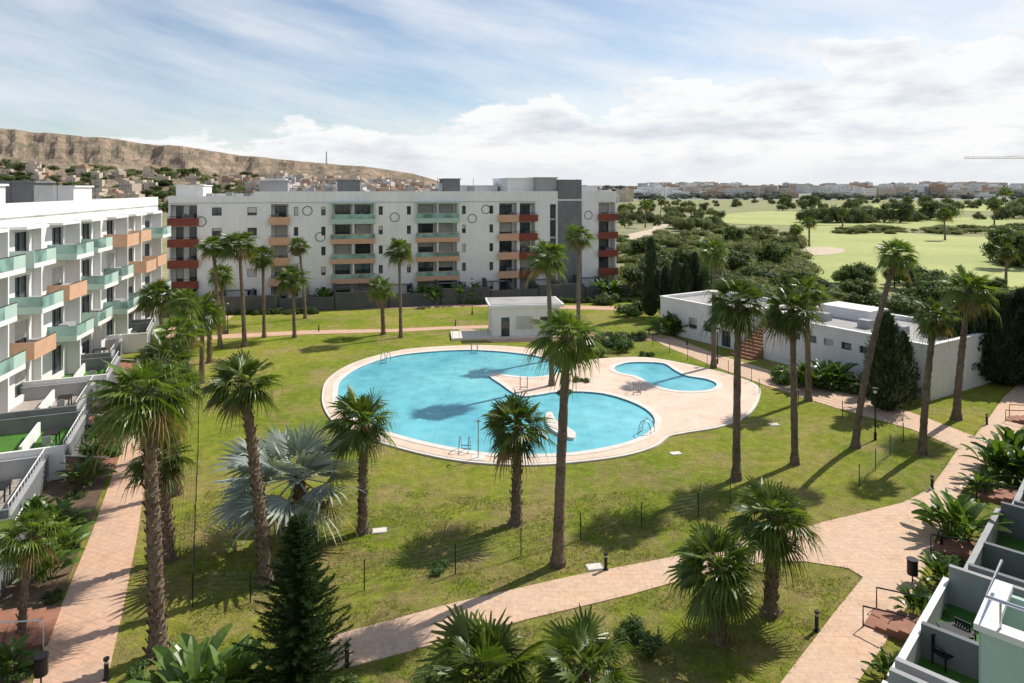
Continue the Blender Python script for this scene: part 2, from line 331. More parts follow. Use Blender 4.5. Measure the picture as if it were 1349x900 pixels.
for a,b_,ty,colm,k in spans:
    u0,u1=fu(a),fu(b_)
    if ty=='wall':
        ops=[]
        for i in range(5):
            if k==2:
                for j in range(k):
                    c=u0+(u1-u0)*(j+.5)/k; ops.append((c-.6,c+.6,fl[i]+1.0,fl[i]+2.1))
            if k==1: 
                c=u0+.8; ops.append((c-.28,c+.28,fl[i]+.9,fl[i]+2.1)); c=u1-1.0; ops.append((c-.28,c+.28,fl[i]+.9,fl[i]+2.1))
        FB.wall(u0,u1,0,14.1,ops,0,.3,white,'facade')
    elif ty=='darkwall':
        FB.wall(u0,u1,0,14.1,[],.12,.42,greyw,'grey_panel'); FB.box(u0,u1,-4,.1,14.36,17.3,greyw,'stair_tower')
    elif ty=='glassstair':
        FB.wall(u0,u1,0,14.1,[(u0+.3,u1-.3,2,13.6)],0,.3,white,'facade')
        for z in fl[1:]: FB.box(u0+.3,u1-.3,-.15,-.1,z-.15,z+.15,lgrey,'stair_bands')
    else:
        FB.box(u0,u0+.2,-2.05,-.01,0,14.09,white,'reveals'); FB.box(u1-.2,u1,-2.05,-.01,0,14.09,white,'reveals')
        for i in range(5):
            z=fl[i]; z2=fl[i+1]
            ops=[]; m=(u1-u0-.4)/(2 if ty=='bay2' or k==2 else 1); c0=u0+.2
            while c0+m<=u1-.19:
                ops.append((c0+.35,c0+m-.35,z+.05,z+2.25)); c0+=m
            FB.wall(u0+.2,u1-.2,z,z2,ops,-1.75,.25,white,'back_wall')
            if i>0:
                proj=.55
                cm=mint if (ty=='bay2' and i==4) else colm
                FB.box(u0+.2,u1-.2,-1.74,proj-.12,z-.25,z-.003,white,'balcony_slabs')
                FB.box(u0-.05,u1+.05,proj-.1,proj,z-.3,z+.38 if ty=='bay2' else z+.75,cm,'parapet_%s'%cm.name)
                if ty=='bay2':
                    FB.box(u0,u1,proj-.07,proj-.03,z+.39,z+1.0,railg,'glass_rail'); FB.box(u0-.02,u1+.02,proj-.09,proj-.01,z+1.0,z+1.05,cm,'rail_%s'%cm.name)
                    if i==4:
                        for uu in (u0+.05,(u0+u1)/2,u1-.05): FB.box(uu-.09,uu+.09,.3,.5,z+1.06,z+2.5,mint,'mint_posts')
                        FB.box(u0-.1,u1+.1,.05,.56,z+2.5,z+2.72,mint,'mint_beam')
                else: FB.box(u0,u1,proj-.09,proj-.01,z+.95,z+1.0,dark,'rail_dark')
                c=(u0+u1)/2
                if ty=='bay2': FB.box(c-.08,c+.08,-1.73,proj-.13,z,z2-.26,white,'dividers')
                for q in range(2):
                    if random.random()<.6:
                        uu=random.uniform(u0+.6,u1-1.2); FB.box(uu,uu+random.uniform(.4,.8),-1.2,-.6,z,z+random.uniform(.6,1.3),random.choice([lgrey,white,salmon,greyw]),'balcony_items')
        FB.box(u0,u1,-2,-.0,13.85,14.095,white,'top_slab')
for px,z in [(265,11.6),(405,12.9),(520,11.9),(622,11.6),(422,9.3),(640,12.9),(775,11.9)]: FB.ring(fu(px),z,.04,.62,dark,'circle_ornaments')
for a,b_,h,m,n0,n1 in [(340,378,16.9,lgrey,-8,-2),(345,372,17.2,white,-9,-5),(445,476,17.1,greyw,-9,-4),(590,611,17.3,greyw,-8,-3),(585,600,16.6,white,-9,-5),(672,708,17.4,white,-11,-1.5),(707,735,17.5,lgrey,-5,-.5),(770,800,16.2,white,-11,-4),(225,262,16.3,white,-10,-3),(612,668,16.3,white,-11,-6)]:
    FB.box(fu(a),fu(b_),n0,n1,14.36,h,m,'penthouse_'+m.name); FB.box(fu(a)-.15,fu(b_)+.15,n0-.15,n1+.15,h,h+.15,m,'penthouse_'+m.name)
for px in range(250,800,29):
    u=fu(px)+random.random(); FB.box(u,u+.9,-6,-5.4,14.36,15.0+random.random()*1.4,lgrey,'rooftop_units')
    FB.tube([(u+1,-7,14.4),(u+1,-7,16.8+random.random()*.9)],.03,dark,'aerials',4)
u=0;i=0
while u<LU-5:
    w=LU/9.0
    h=2.3 if i%2 else 1.8
    FB.box(u+.1,u+w-.1,4.8,5.0,0,h,char,'garden_walls')
    FB.prismn([(0.05,0),(4.79,0),(4.79,h),(3.4,h),(1.8,3.0),(0.05,3.0)],u-.1,u+.1,char,'garden_dividers')
    FB.prismn([(0.05,0),(4.79,0),(4.79,h),(3.4,h),(1.8,2.6),(0.05,2.6)],u+w/2-.1,u+w/2+.1,char,'garden_dividers')
    FB.box(u+.3,u+w/2-.3,.9,1.1,2.4,2.6,greyw,'pergola_beams')
    u+=w;i+=1
FB.finish()
# ------------------------------------------------ left apartment block
LB=Build('apartment_building',(-31.1,30.0),(-.22,1),(1,.22))
lf=[1.0,4.2,7.4,10.6,13.8]; LL=53.4; mods=9; mw=LL/mods
LB.box(0,LL,-14,-.35,0,13.8,white,'core'); LB.box(0,LL,-14,.0,13.802,13.95,roofg,'roof')
LB.box(0,LL,-.25,.02,13.952,14.95,white,'parapet'); LB.box(0,.25,-13.9,-.252,13.953,14.7,white,'parapet'); LB.box(LL-.25,LL,-13.9,-.252,13.953,14.8,white,'parapet'); LB.box(.252,LL-.252,-14,-13.75,13.953,14.7,white,'parapet')
pal=[[mint,mint,mint],[mint,salmon,mint],[mint,mint,mint],[mint,mint,salmon],[mint,salmon,mint],[mint,mint,mint],[salmon,mint,mint],[salmon,salmon,mint],[mint,salmon,mint]]
for k in range(mods):
    u=k*mw; ops=[]
    for i in range(4):
        z=lf[i]; ops.append((u+.9,u+3.0,z+.05,z+2.25)); ops.append((u+4.4,u+5.1,z+.9,z+2.1))
    LB.wall(u,u+mw,0,13.8,ops,0,.3,white,'facade')
    LB.box(u+3.62,u+3.8,.003,.55 if k%2 else 1.0,.0,13.4,white,'fins')
    for i in range(1,4):
        z=lf[i]; cm=pal[k][3-i]; d=2.0 if (i+k)%2 else 1.5; sg=(i+k)%3!=0 and cm is mint
        LB.box(u+.15,u+3.6,.003,d,z-.22,z,white,'balcony_slabs')
        LB.box(u+.08,u+.15,.0035,d+.05,z-.22,z+.25 if sg else z+1.0,cm,'side_'+cm.name)
        if sg: LB.box(u+.09,u+.13,.0035,d+.03,z+.26,z+.98,railg,'side_glass')
        LB.box(u+.152,u+3.6,d+.002,d+.05,z-.22,z+.12,cm if cm is salmon else white,'front_'+cm.name)
        LB.box(u+.2,u+2.0,d,d+.04,z+.13,z+.98,railg if cm is mint else salmon,'front_panel_'+cm.name)
        LB.box(u+2.02,u+3.6,d,d+.04,z+.13,z+.98,cm,'front_solid_'+cm.name)
        LB.box(u+.16,u+3.6,d-.02,d+.06,z+.99,z+1.04,metal,'handrail')
        LB.box(u+1.4+random.random(),u+3.0,.2,.9,z,z+.5+.4*random.random(),lgrey,'balcony_furniture')
        if i==3: LB.box(u+.1,u+3.6,.003,1.1,13.1,13.3,white,'canopies')
for u,w,n,h,m in [(14,5,-6,16.0,greyw),(20,3,-5,16.9,lgrey),(27,6,-7,16.2,white),(36,4,-6,16.5,greyw),(45,5,-6,16.1,white),(8,4,-5,16.0,white)]:
    LB.box(u,u+w,n-4,n,13.96,h,m,'penthouse_'+m.name); LB.box(u-.2,u+w+.2,n-4.2,n+.2,h,h+.18,m,'penthouse_'+m.name)
    LB.tube([(u+w+1,n,14),(u+w+1,n,17.6)],.03,dark,'aerials',4)
LB.finish()
# left terraces, aligned with the walk
tiled=pavemat('terrace_tile',(.46,.40,.35),(.42,.37,.32),(.40,.35,.31),.4,.4,(.28,.25,.22))
o=G(60,870); e=(-.43,1.0); le=math.hypot(*e)
TL=8.0
for k in range(-1,8):
    s0=1.0+k*TL*.98
    T=Build('garden_terrace',(o[0]+e[0]/le*s0,o[1]+e[1]/le*s0),e,(1,.43))
    dep=max(4.2,8.2-.75*k) if k<6 else 2.2
    f0=-dep-2.6; f1=-2.6-(.7 if k%2 else 0)
    if k>=6: f1=-1.2
    T.box(.2,TL-.4,f0,f1,0,.55,tiled if k%2 else astro,'terrace_floor')
    T.box(.2,TL-.4,f1+.005,f1+.2,0,1.45,greyw,'front_wall'); T.box(.2,TL-.4,f1-.02,f1+.23,1.452,1.5,lgrey,'wall_cap')
    T.box(.0,.2,f0,f1+.2,0,1.85,greyw if k%2 else white,'side_wall')
    T.box(TL-.4,TL-.2,f0,f1+.2,0,1.5,lgrey if k%2 else greyw,'far_wall')
    T.box(2.4,TL-1.2,f1-2.4,f1-2.25,.55,1.35,white,'inner_wall')
    for q in np.arange(.4,TL-.6,.55): T.tube([(q,f1+.1,1.5),(q,f1+.1,2.0)],.018,white,'rail')
    T.tube([(.3,f1+.1,2.0),(TL-.6,f1+.1,2.0)],.028,white,'rail')
    T.box(4.2,5.4,f1-1.7,f1-.9,1.2,1.26,blackp,'table'); 
    for a in (4.3,5.25):
        for c in (-1.6,-1.0): T.box(a,a+.06,f1+c,f1+c+.06,.55,1.2,blackp,'table')
    T.box(3.4,3.85,f1-1.5,f1-1.05,.95,1.0,lgrey,'chair'); T.box(3.4,3.45,f1-1.5,f1-1.05,1.0,1.45,lgrey,'chair')
    for a in (3.41,3.8):
        for c in (-1.49,-1.1): T.box(a,a+.04,f1+c,f1+c+.04,.55,.95,lgrey,'chair')
    if k<6:
        for st in range(5): T.box(-.2,2.0,f1+.21+st*.46,f1+.21+(st+1)*.46,0.002,.55-st*.1,terra,'steps')
        T.tube([(-.3,f1+.3,.0),(-.3,f1+.3,1.4),(-.3,f1+2.4,1.0),(-.3,f1+2.4,0)],.025,white,'stair_rail')
    T.finish()
slab('planting_bed',[[ (o[0]+e[0]/le*s+n_*.92,o[1]+e[1]/le*s+n_*.395) for s,n_ in ((-8,-.25),(44,-.25),(44,-3.0),(-8,-3.0))]],0,.06,soil)
# ------------------------------------------------ kiosk
x,y=G(648,446); K=Build('pool_kiosk',(x,y),(1,.12),(.12,-1))
K.wall(0,7.4,.0,3.3,[(1.0,1.9,.1,2.2),(5.2,6.7,1.0,2.2)],0,.25,white,'walls'); K.box(0,.25,-4.5,-.252,0,3.3,white,'walls'); K.box(7.15,7.4,-4.5,-.252,0,3.3,white,'walls'); K.box(.26,7.14,-4.5,-4.25,0,3.3,white,'walls')
K.box(2.6,4.4,.005,.04,.9,2.3,shut,'shutter')
K.box(-.35,7.75,-4.8,.45,3.3,3.6,white,'roof_slab'); K.box(-.1,7.5,-4.5,.2,3.602,3.66,roofg,'roof_surface'); K.box(-4.3,0,-3,.6,0,.25,coping,'platform'); K.box(0,7.6,.02,.7,0,.2,coping,'platform')
for q in np.arange(-4.2,0,.7): K.tube([(q,.55,.25),(q,.55,1.2)],.025,white,'railing')
K.tube([(-4.2,.55,1.2),(-.1,.55,1.2)],.035,white,'railing'); K.finish()
# ------------------------------------------------ clubhouse
x,y=G(870,437); C=Build('clubhouse_building',(x,y),(.526,-.851),(-.851,-.526))
def block(u0,u1,n0,n1,h,ops):
    C.wall(u0,u1,0,h,ops,n1,.3,white,'walls'); C.box(u0,u0+.3,n0,n1-.302,0,h,white,'walls'); C.box(u1-.3,u1,n0,n1-.302,0,h,white,'walls'); C.box(u0+.302,u1-.302,n0,n0+.3,0,h,white,'walls')
    C.box(u0+.3,u1-.3,n0+.3,n1-.3,h-.5,h-.3,roofg,'roof_surface')
    C.box(u0-.06,u1+.06,n1-.36,n1+.06,h+.002,h+.1,white,'coping'); C.box(u0-.06,u1+.06,n0-.06,n0+.36,h+.002,h+.1,white,'coping')
    C.box(u0-.06,u0+.36,n0+.362,n1-.362,h+.002,h+.1,white,'coping'); C.box(u1-.36,u1+.06,n0+.362,n1-.362,h+.002,h+.1,white,'coping')
block(0,11.3,-9,0,3.9,[(1.5,2.6,.1,2.3),(4.2,5.4,1.2,2.3),(6.3,7.5,1.2,2.3),(8.6,9.8,.1,2.3)])
block(14,29,-10,.4,4.1,[(15.4+i*1.6,16.3+i*1.6,2.5,3.1) for i in range(6)]+[(26.0,27.4,.1,2.4)])
C.box(15.5,20.5,-9,-6,3.6,4.8,white,'roof_volume')
for u_ in (17,21,24): C.box(u_,u_+1.1,-4,-3.2,3.8,4.5,lgrey,'roof_plant')
for i in range(14): C.box(11.35,13.95,2.0-(i+1)*.42,2.0-i*.42,0,.22*(i+1),terra,'steps')
C.box(11.35,13.95,-9,-3.9,0,3.08,terra,'landing')
C.finish()
# ------------------------------------------------ near right building
e=(.69,.72); nn=(-.72,.69)
R=Build('apartment_building',(12.0,21.3),e,nn)
R.wall(-14,46,0,14.5,[(u_,u_+2.2,z+.1,z+2.3) for u_ in np.arange(-12,44,5.0) for z in (.6,4,7.2,10.4)],-9,.3,white,'facade')
R.box(-14,46,-20,-9.32,0,14.6,white,'core')
R.box(-10.0,-8.5,-8.98,-3.9,7.3,7.5,white,'balcony_slab'); R.box(-10.1,-10.002,-8.98,-3.85,6.4,8.65,mint,'balcony_side_panel'); R.box(-10.0,-8.5,-3.898,-3.8,7.2,8.6,mint,'balcony_front'); R.box(-8.5,-8.4,-8.98,-3.8,7.2,8.6,mint,'balcony_far_side')
R.box(-10.15,-9.85,-8.98,-3.75,8.652,8.76,white,'balcony_coping'); R.box(-9.84,-8.36,-4.05,-3.75,8.652,8.76,white,'balcony_coping')
R.box(-9.8,-8.5,-8.9,-4.06,7.52,7.54,tiled,'balcony_floor')
R.tube([(-10,-8.9,9.2),(-10,-3.9,9.2),(-8.5,-3.9,9.2)],.03,metal,'balcony_rail')
for q in np.arange(-8.9,-3.8,1.2): R.tube([(-10,q,8.75),(-10,q,9.2)],.02,metal,'balcony_rail')
R.finish()
for k in range(-1,5):
    s0=-1.0+k*7.6
    off=[0,0,-.5,-.9,-.3,0][k+1]; hw=[1.35,1.3,1.5,1.35,1.5,1.35][k+1]
    T=Build('garden_terrace',(12.0+.692*s0+nn[0]*off,21.3+.722*s0+nn[1]*off),e,nn)
    wm=white if k==-1 else (lgrey if k==0 else greyw)
    T.box(.2,7,-8.9,-.2,0,.5,astro if k!=2 else tiled,'terrace_floor'); T.box(0,7.2,-.2,0,0,hw,wm,'front_wall')
    T.box(0,.2,-8.9,-.202,0,1.9,greyw,'side_wall'); T.box(7,7.2,-8.9,-.202,0,1.9,lgrey if k<1 else greyw,'side_wall')
    T.box(3.0,3.2,-4.6,-.202,.5,1.6,greyw,'inner_wall'); T.box(.202,2.99,-4.8,-4.602,.5,1.6,greyw,'inner_wall')
    T.box(4.4,6.4,-3.2,-2.6,.5,1.1,char,'planter_box')
    T.box(-.01,7.21,-.21,.012,hw+.002,hw+.04,lgrey if k>0 else white,'coping')
    for st in range(5): T.box(4.2,5.6,.013+st*.38,.013+(st+1)*.38,0,.5-st*.1,terra,'steps')
    T.tube([(4.1,.2,0),(4.1,.2,1.1),(4.1,1.9,.8),(4.1,1.9,0)],.03,blackp,'stair_rail'); T.tube([(5.7,.2,0),(5.7,.2,1.1),(5.7,1.9,.8),(5.7,1.9,0)],.03,blackp,'stair_rail')
    T.finish()
def chair(px,py,z,rot):
    x,y=G(px,py,z); c=Build('plastic_chair',(x,y),(math.cos(rot),math.sin(rot)),(-math.sin(rot),math.cos(rot)),z)
    c.box(-.25,.25,-.25,.25,.42,.46,blackp,'seat')
    for a in (-.24,.2):
        for b_ in (-.24,.2): c.box(a,a+.04,b_,b_+.04,0,.42,blackp,'leg')
        c.tube([(a+.02,-.22,.46),(a+.02,-.22,.66),(a+.02,.2,.68),(a+.02,.24,.46)],.02,blackp,'armrest')
    for i in range(6): c.box(-.23+i*.08,-.18+i*.08,.22,.25,.46,.9,blackp,'backrest')
    c.box(-.25,.25,.215,.255,.88,.93,blackp,'backrest'); c.finish()
chair(1243,878,.5,.4); chair(1272,850,.5,2.2)
x,y=G(1258,858,.5); t=Build('garden_table',(x,y),(1,0),(0,1),.5); t.box(-.4,.4,-.4,.4,.68,.72,blackp,'top'); 
for a in (-.36,.32):
    for b_ in (-.36,.32): t.box(a,a+.05,b_,b_+.05,0,.68,blackp,'leg')
t.finish()
# ------------------------------------------------ fences, bollards, lamps, bins
def fence(pts,h=1.25):
    P=[Vector((*G(*p),0)) for p in pts]; f=Build('wire_fence',(P[0].x,P[0].y),(1,0),(0,1)); o=P[0]
    for a,b_ in zip(P[:-1],P[1:]):
        L=(b_-a).length; n=max(1,int(L/2.6))
        for i in range(n+1):
            q=a+(b_-a)*i/n-o; f.tube([(q.x,q.y,0),(q.x,q.y,h)],.025,fenceg,'posts',5)
        for z in np.linspace(.15,h-.05,7): 
            q=a-o; r=b_-o; f.tube([(q.x,q.y,z),(r.x,r.y,z)],.006,fenceg,'wires',3)
    f.finish(True)
fence([(262,510),(261,600),(257,700),(254,800)]); fence([(254,800),(330,795),(480,778),(600,757),(765,712),(920,682),(962,664)]); fence([(1132,642),(1190,583)])
fence([(1190,583),(1110,552),(1000,520)]); fence([(770,462),(860,458),(990,505)])
def bollard(px,py,h=.75):
    x,y=G(px,py); b_=Build('bollard_light',(x,y),(1,0),(0,1))
    b_.tube([(0,0,0),(0,0,h*.75)],.07,blackp,'post',10); b_.tube([(0,0,h*.75),(0,0,h*.9)],.055,lgrey,'lens',10); b_.tube([(0,0,h*.9),(0,0,h)],.09,blackp,'cap',10)
    b_.tube([(0,0,0),(0,0,.06)],.12,blackp,'foot',10); b_.finish(True)
for p in [(798,752),(457,878),(1076,832),(1228,645),(140,897),(1240,720),(187,640),(855,440),(905,455),(1300,560),(600,430),(420,437),(1145,520)]: bollard(*p)
def bin_(px,py):
    x,y=G(px,py); b_=Build('litter_bin',(x,y),(1,0),(0,1)); b_.tube([(0,0,0),(0,0,.5)],.03,blackp,'post',6)
    b_.tube([(0,0,.35),(0,0,.4),(0,0,.9)],.2,blackp,'drum',12); b_.tube([(0,0,.93),(0,0,.97)],.22,blackp,'rim',12); b_.tube([(0,0,.9),(0,0,.93)],.18,blackp,'neck',12); b_.finish(True)
bin_(1202,768); bin_(54,903)
def lamp(px,py,h):
    x,y=G(px,py); b_=Build('street_lamp',(x,y),(1,0),(0,1)); b_.tube([(0,0,0),(0,0,.5)],.09,blackp,'base',8); b_.tube([(0,0,.5),(0,0,h)],.045,blackp,'pole',8)
    b_.tube([(0,0,h),(0,0,h+.12)],.2,blackp,'head',10); b_.tube([(0,0,h-.2),(0,0,h)],.1,white,'globe',10); b_.finish(True)
for p in [(1153,580,3.2),(622,415,4.5),(835,400,4.5),(945,480,3.2),(300,440,3.5)]: lamp(*p)
for px,py in [(783,748),(890,598),(860,440),(500,700),(1020,560)]:
    x,y=G(px,py); t=Build('manhole_cover',(x,y),(1,.2),(-.2,1)); t.box(-.35,.35,-.25,.25,0,.05,lgrey); t.box(-.3,.3,-.2,.2,.05,.06,coping,'lid'); t.finish(True)
# ------------------------------------------------ palms
def fan_mesh(name,nf,nl,seed,leafm,elt=80,elb=-42,spread=100,dead=12,blade=.58,droop=.3):
    r=random.Random(seed); V=[];Fc=[];mi=[]
    def frond(az,el,R,k,dr):
        d=Vector((math.cos(el)*math.cos(az),math.cos(el)*math.sin(az),math.sin(el))); s=Vector((-math.sin(az),math.cos(az),0))
        tw=r.uniform(-.5,.5); w=d.cross(s); s=s*math.cos(tw)+w*math.sin(tw); w=d.cross(s)
        p=R*(1-blade); P=d*p-Vector((0,0,.06*R)); n0=len(V)
        V.extend([s*.012,s*-.012,P+s*.01,P-s*.01,]); Fc.append((n0,n0+1,n0+3,n0+2)); mi.append(k)
        sp=math.radians(spread); da=2*sp/nl
        for j in range(nl):
            an=-sp+da*(j+.5); L=R*blade*(.72+.28*math.cos(an))*r.uniform(.82,1.18)
            ld=d*math.cos(an)+s*math.sin(an); a1=an-da*.5; a2=an+da*.5
            m1=P+(d*math.cos(a1)+s*math.sin(a1))*L*.42-Vector((0,0,dr*.12*L))+w*.015*R; m2=P+(d*math.cos(a2)+s*math.sin(a2))*L*.42-Vector((0,0,dr*.12*L))-w*.015*R
            q=ld*L*.78+P-Vector((0,0,dr*.5*L)); sd=(m2-m1)*.22
            tip=P+ld*L*.97-Vector((0,0,dr*1.2*L*r.uniform(.5,1.6)))
            n0=len(V); V.extend([P.copy(),m1,m2,q-sd,q+sd,tip]); Fc.extend([(n0,n0+1,n0+2),(n0+1,n0+3,n0+4,n0+2),(n0+3,n0+5,n0+4)]); mi.extend([k]*3)
    for i in range(nf):
        t=(i+.5)/nf; el=math.radians(elt+(elb-elt)*t**.85+r.uniform(-12,12)); frond(i*2.39996+r.uniform(-.35,.35),el,r.uniform(.74,1.1)*(.8 if t<.12 else 1),0 if (t<.93 or r.random()<.5) else 1,droop*(.6+.8*t))
    for i in range(dead): frond(r.uniform(0,6.28),math.radians(r.uniform(-62,-86)),r.uniform(.5,.8),1,.25)
    me=bpy.data.meshes.new(name); me.from_pydata([tuple(v) for v in V],[],Fc); me.materials.append(leafm); me.materials.append(deadl); me.polygons.foreach_set('material_index',mi); me.update(); return me
FM=[fan_mesh('palm_crown_%d'%i,n,19,i+3,palml,dead=d,elb=eb,droop=dr) for i,(n,d,eb,dr) in enumerate([(46,14,-45,.42),(40,8,-38,.35),(44,26,-50,.48),(52,12,-42,.40),(36,18,-44,.45),(50,6,-40,.36)])]
BM=fan_mesh('silver_crown',30,26,50,bism,elt=78,elb=-25,spread=125,dead=6,blade=.55,droop=.1)
def trunk(par,vec,r0,r1,seed,full=False):
    r=random.Random(seed); L=vec.length; V=[];Fc=[];mi=[]; n=max(8,int(L/.22)); S=10
    def cen(t): return Vector((vec.x*(t**1.4),vec.y*(t**1.4),vec.z*t))
    def rad(t):
        q=r0*(1-t)+r1*t
        if t<.08: q*=1+.5*(1-t/.08)
        if t>.9: q*=1.0+.35*math.sin((t-.9)/.1*math.pi)
        return q
    for i in range(n+1):
        t=i/n; c=cen(t); q=rad(t)*r.uniform(.92,1.08)
        for j in range(S):
            a=j*2*math.pi/S+i*.3; qq=q*r.uniform(.95,1.05); V.append(c+Vector((math.cos(a)*qq,math.sin(a)*qq,0)))
    for i in range(n):
        for j in range(S): Fc.append((i*S+j,i*S+(j+1)%S,(i+1)*S+(j+1)%S,(i+1)*S+j)); mi.append(0)
    t=.0 if full else max(0,1-1.8/L) ; k=0; step=.045/L*(1 if full else .8)
    while t<1.0:
        a=k*2.39996; k+=1; c=cen(t); q=rad(t); w=.07*r.uniform(.8,1.3)*(r0/.22)*(1.3 if t>1-1/L else 1); out=Vector((math.cos(a),math.sin(a),0)); s=Vector((-math.sin(a),math.cos(a),0))
        b0=c+out*q*.9; ex=.09*r.uniform(.6,1.5)*(1.6 if t>1-.8/L else 1); tp=c+out*(q+ex)+Vector((0,0,.16*r.uniform(.7,1.4))); n0=len(V)
        V.extend([b0-s*w,b0+s*w,tp+s*w*.45,tp-s*w*.45,b0+Vector((0,0,.14))]); Fc.extend([(n0,n0+1,n0+2,n0+3),(n0+3,n0+2,n0+4)]); mi.extend([1,1]); t+=step
    mkobj('trunk',V,Fc,[trunkm,bootm],mi,parent=par)
def palm(bx,by,cx,cy,r,kind=0,full=False,name='fan_palm',tr=.2):
    x,y=G(bx,by); d=y; z=Z(cy,d); X=(cx-674.5)/F*d; R=r*d/F*1.12
    e=empty(name,(x,y,0)); vec=Vector((X-x,random.uniform(-.3,.3),z-.12*R)); 
    trunk(e,vec,tr*1.15,tr*.78,int(bx*7+by),full)
    c=bpy.data.objects.new('crown',BM if kind=='b' else FM[kind]); SC.collection.objects.link(c); c.parent=e; c.location=vec; c.scale=(R,R,R*random.uniform(.9,1.1)); c.rotation_euler=(random.uniform(-.18,.18),random.uniform(-.18,.18),random.uniform(0,6.28))
P=[(208,865,190,508,70,0,True,.24),(222,738,218,592,44,4,True,.22),(232,652,232,500,46,2,True,.2),(350,770,318,495,54,1,True,.22),(478,702,478,545,48,3,True,.2),
(680,690,682,555,50,5,True,.23),(735,745,748,432,52,2,False,.22),(727,510,721,332,30,0,False,.2),(762,468,762,306,25,4,False,.2),(970,632,972,388,48,2,False,.2),(1047,612,1045,402,42,0,False,.19),
(1065,528,1062,378,30,4,False,.2),(940,485,940,326,23,2,False,.2),(1127,590,1180,328,30,2,False,.19),(1215,598,1230,410,32,4,False,.2),(1260,553,1277,375,37,3,False,.22),(1015,808,1022,672,62,0,True,.24),(948,845,948,738,65,5,True,.22),
(645,985,640,878,100,3,True,.24),(775,970,772,868,80,1,True,.24),(528,445,525,326,21,0,False,.17),(505,441,502,376,21,1,True,.2),(388,445,385,362,24,3,False,.18),(402,420,394,320,17,4,False,.17),(348,445,346,333,20,2,False,.17),(322,457,316,316,28,0,False,.2),
(290,458,282,320,22,1,False,.19),(296,440,290,358,20,2,False,.18),(266,505,268,405,30,3,False,.2),(218,470,206,385,30,0,False,.2),(240,548,236,432,36,1,False,.2),(248,520,246,392,26,2,False,.2),(228,600,222,468,40,3,True,.2),(215,620,200,530,36,1,True,.2),(276,478,276,412,26,5,True,.2),
(1245,317,1244,279,12,0,False,.25),(1066,325,1066,291,11,1,False,.25),(1050,330,1048,300,10,2,False,.25),(1325,384,1327,330,14,3,False,.2),(1310,300,1310,268,9,0,False,.3),(1195,285,1195,262,7,0,False,.3),(1110,300,1110,278,7,0,False,.3),(850,300,850,268,9,1,False,.25),(870,285,872,262,7,1,False,.25),(1325,275,1324,250,9,1,False,.3)]
for p in P: palm(*p[:6],full=p[6],tr=p[7])
palm(405,705,392,612,105,'b',False,'silver_palm',.3)
def paddle_mesh(name,n,seed):
    r=random.Random(seed); V=[];Fc=[]
    for i in range(n):
        az=i*2.4+r.uniform(-.3,.3); el=math.radians(r.uniform(35,84)); L=r.uniform(.6,1.1); s=Vector((-math.sin(az),math.cos(az),0)); ox=Vector((r.uniform(-.18,.18),r.uniform(-.18,.18),0)); tw=r.uniform(-.6,.6); s=s*math.cos(tw)+Vector((0,0,math.sin(tw)))
        pts=[];K=11; wd=r.uniform(.06,.09)
        for k in range(K):
            t=k/(K-1); ee=el-math.radians(85)*max(0,t-.35)**1.3; 
            if k==0: q=ox
            else: q=pts[-1]+Vector((math.cos(ee)*math.cos(az),math.cos(ee)*math.sin(az),math.sin(ee)))*L/(K-1)
            pts.append(q)
        n0=len(V)
        for k,q in enumerate(pts):
            t=k/(K-1); w=.01 if t<.4 else .01+wd*math.sin(min(1,(t-.4)/.6)*math.pi*.97)**.7*r.uniform(.7,1.1)
            V.extend([q-s*w+Vector((0,0,w*.45)),q,q+s*w+Vector((0,0,w*.45))])
        for k in range(K-1):
            a=n0+k*3; Fc.extend([(a,a+1,a+4,a+3),(a+1,a+2,a+5,a+4)])
    me=bpy.data.meshes.new(name); me.from_pydata([tuple(v) for v in V],[],Fc); me.materials.append(banl); me.update(); return me
PM=[paddle_mesh('paddle_plant_%d'%i,44,i) for i in range(3)]
def inst(name,me,x,y,z,s,sz=None,parent=None):
    o=bpy.data.objects.new(name,me); SC.collection.objects.link(o); o.location=(x,y,z); o.scale=(s,s,sz or s); o.rotation_euler=(0,0,random.uniform(0,6.28)); 
    if parent: o.parent=parent
    return o
for px,py,h in [(255,945,2.3),(292,938,2.2),(232,910,1.4),(318,930,1.5),(1262,712,2.3),(1250,700,1.7),(1318,632,2.5),(1335,615,2.6),(1349,640,2.4),(1240,775,1.3),(1212,815,1.2),(1290,650,1.3),
    (112,640,1.6),(125,612,1.5),(60,765,1.7),(82,735,1.8),(75,705,1.8),(10,890,1.2),(45,690,1.5),(140,585,1.4),(1172,897,.9),(130,575,1.3),(165,530,1.5),(178,505,1.4),(190,480,1.4)]:
    x,y=G(px,py); inst('bird_of_paradise_plant',random.choice(PM),x,y,0.03,h)
palm(28,845,34,700,46,1,True,tr=.12)
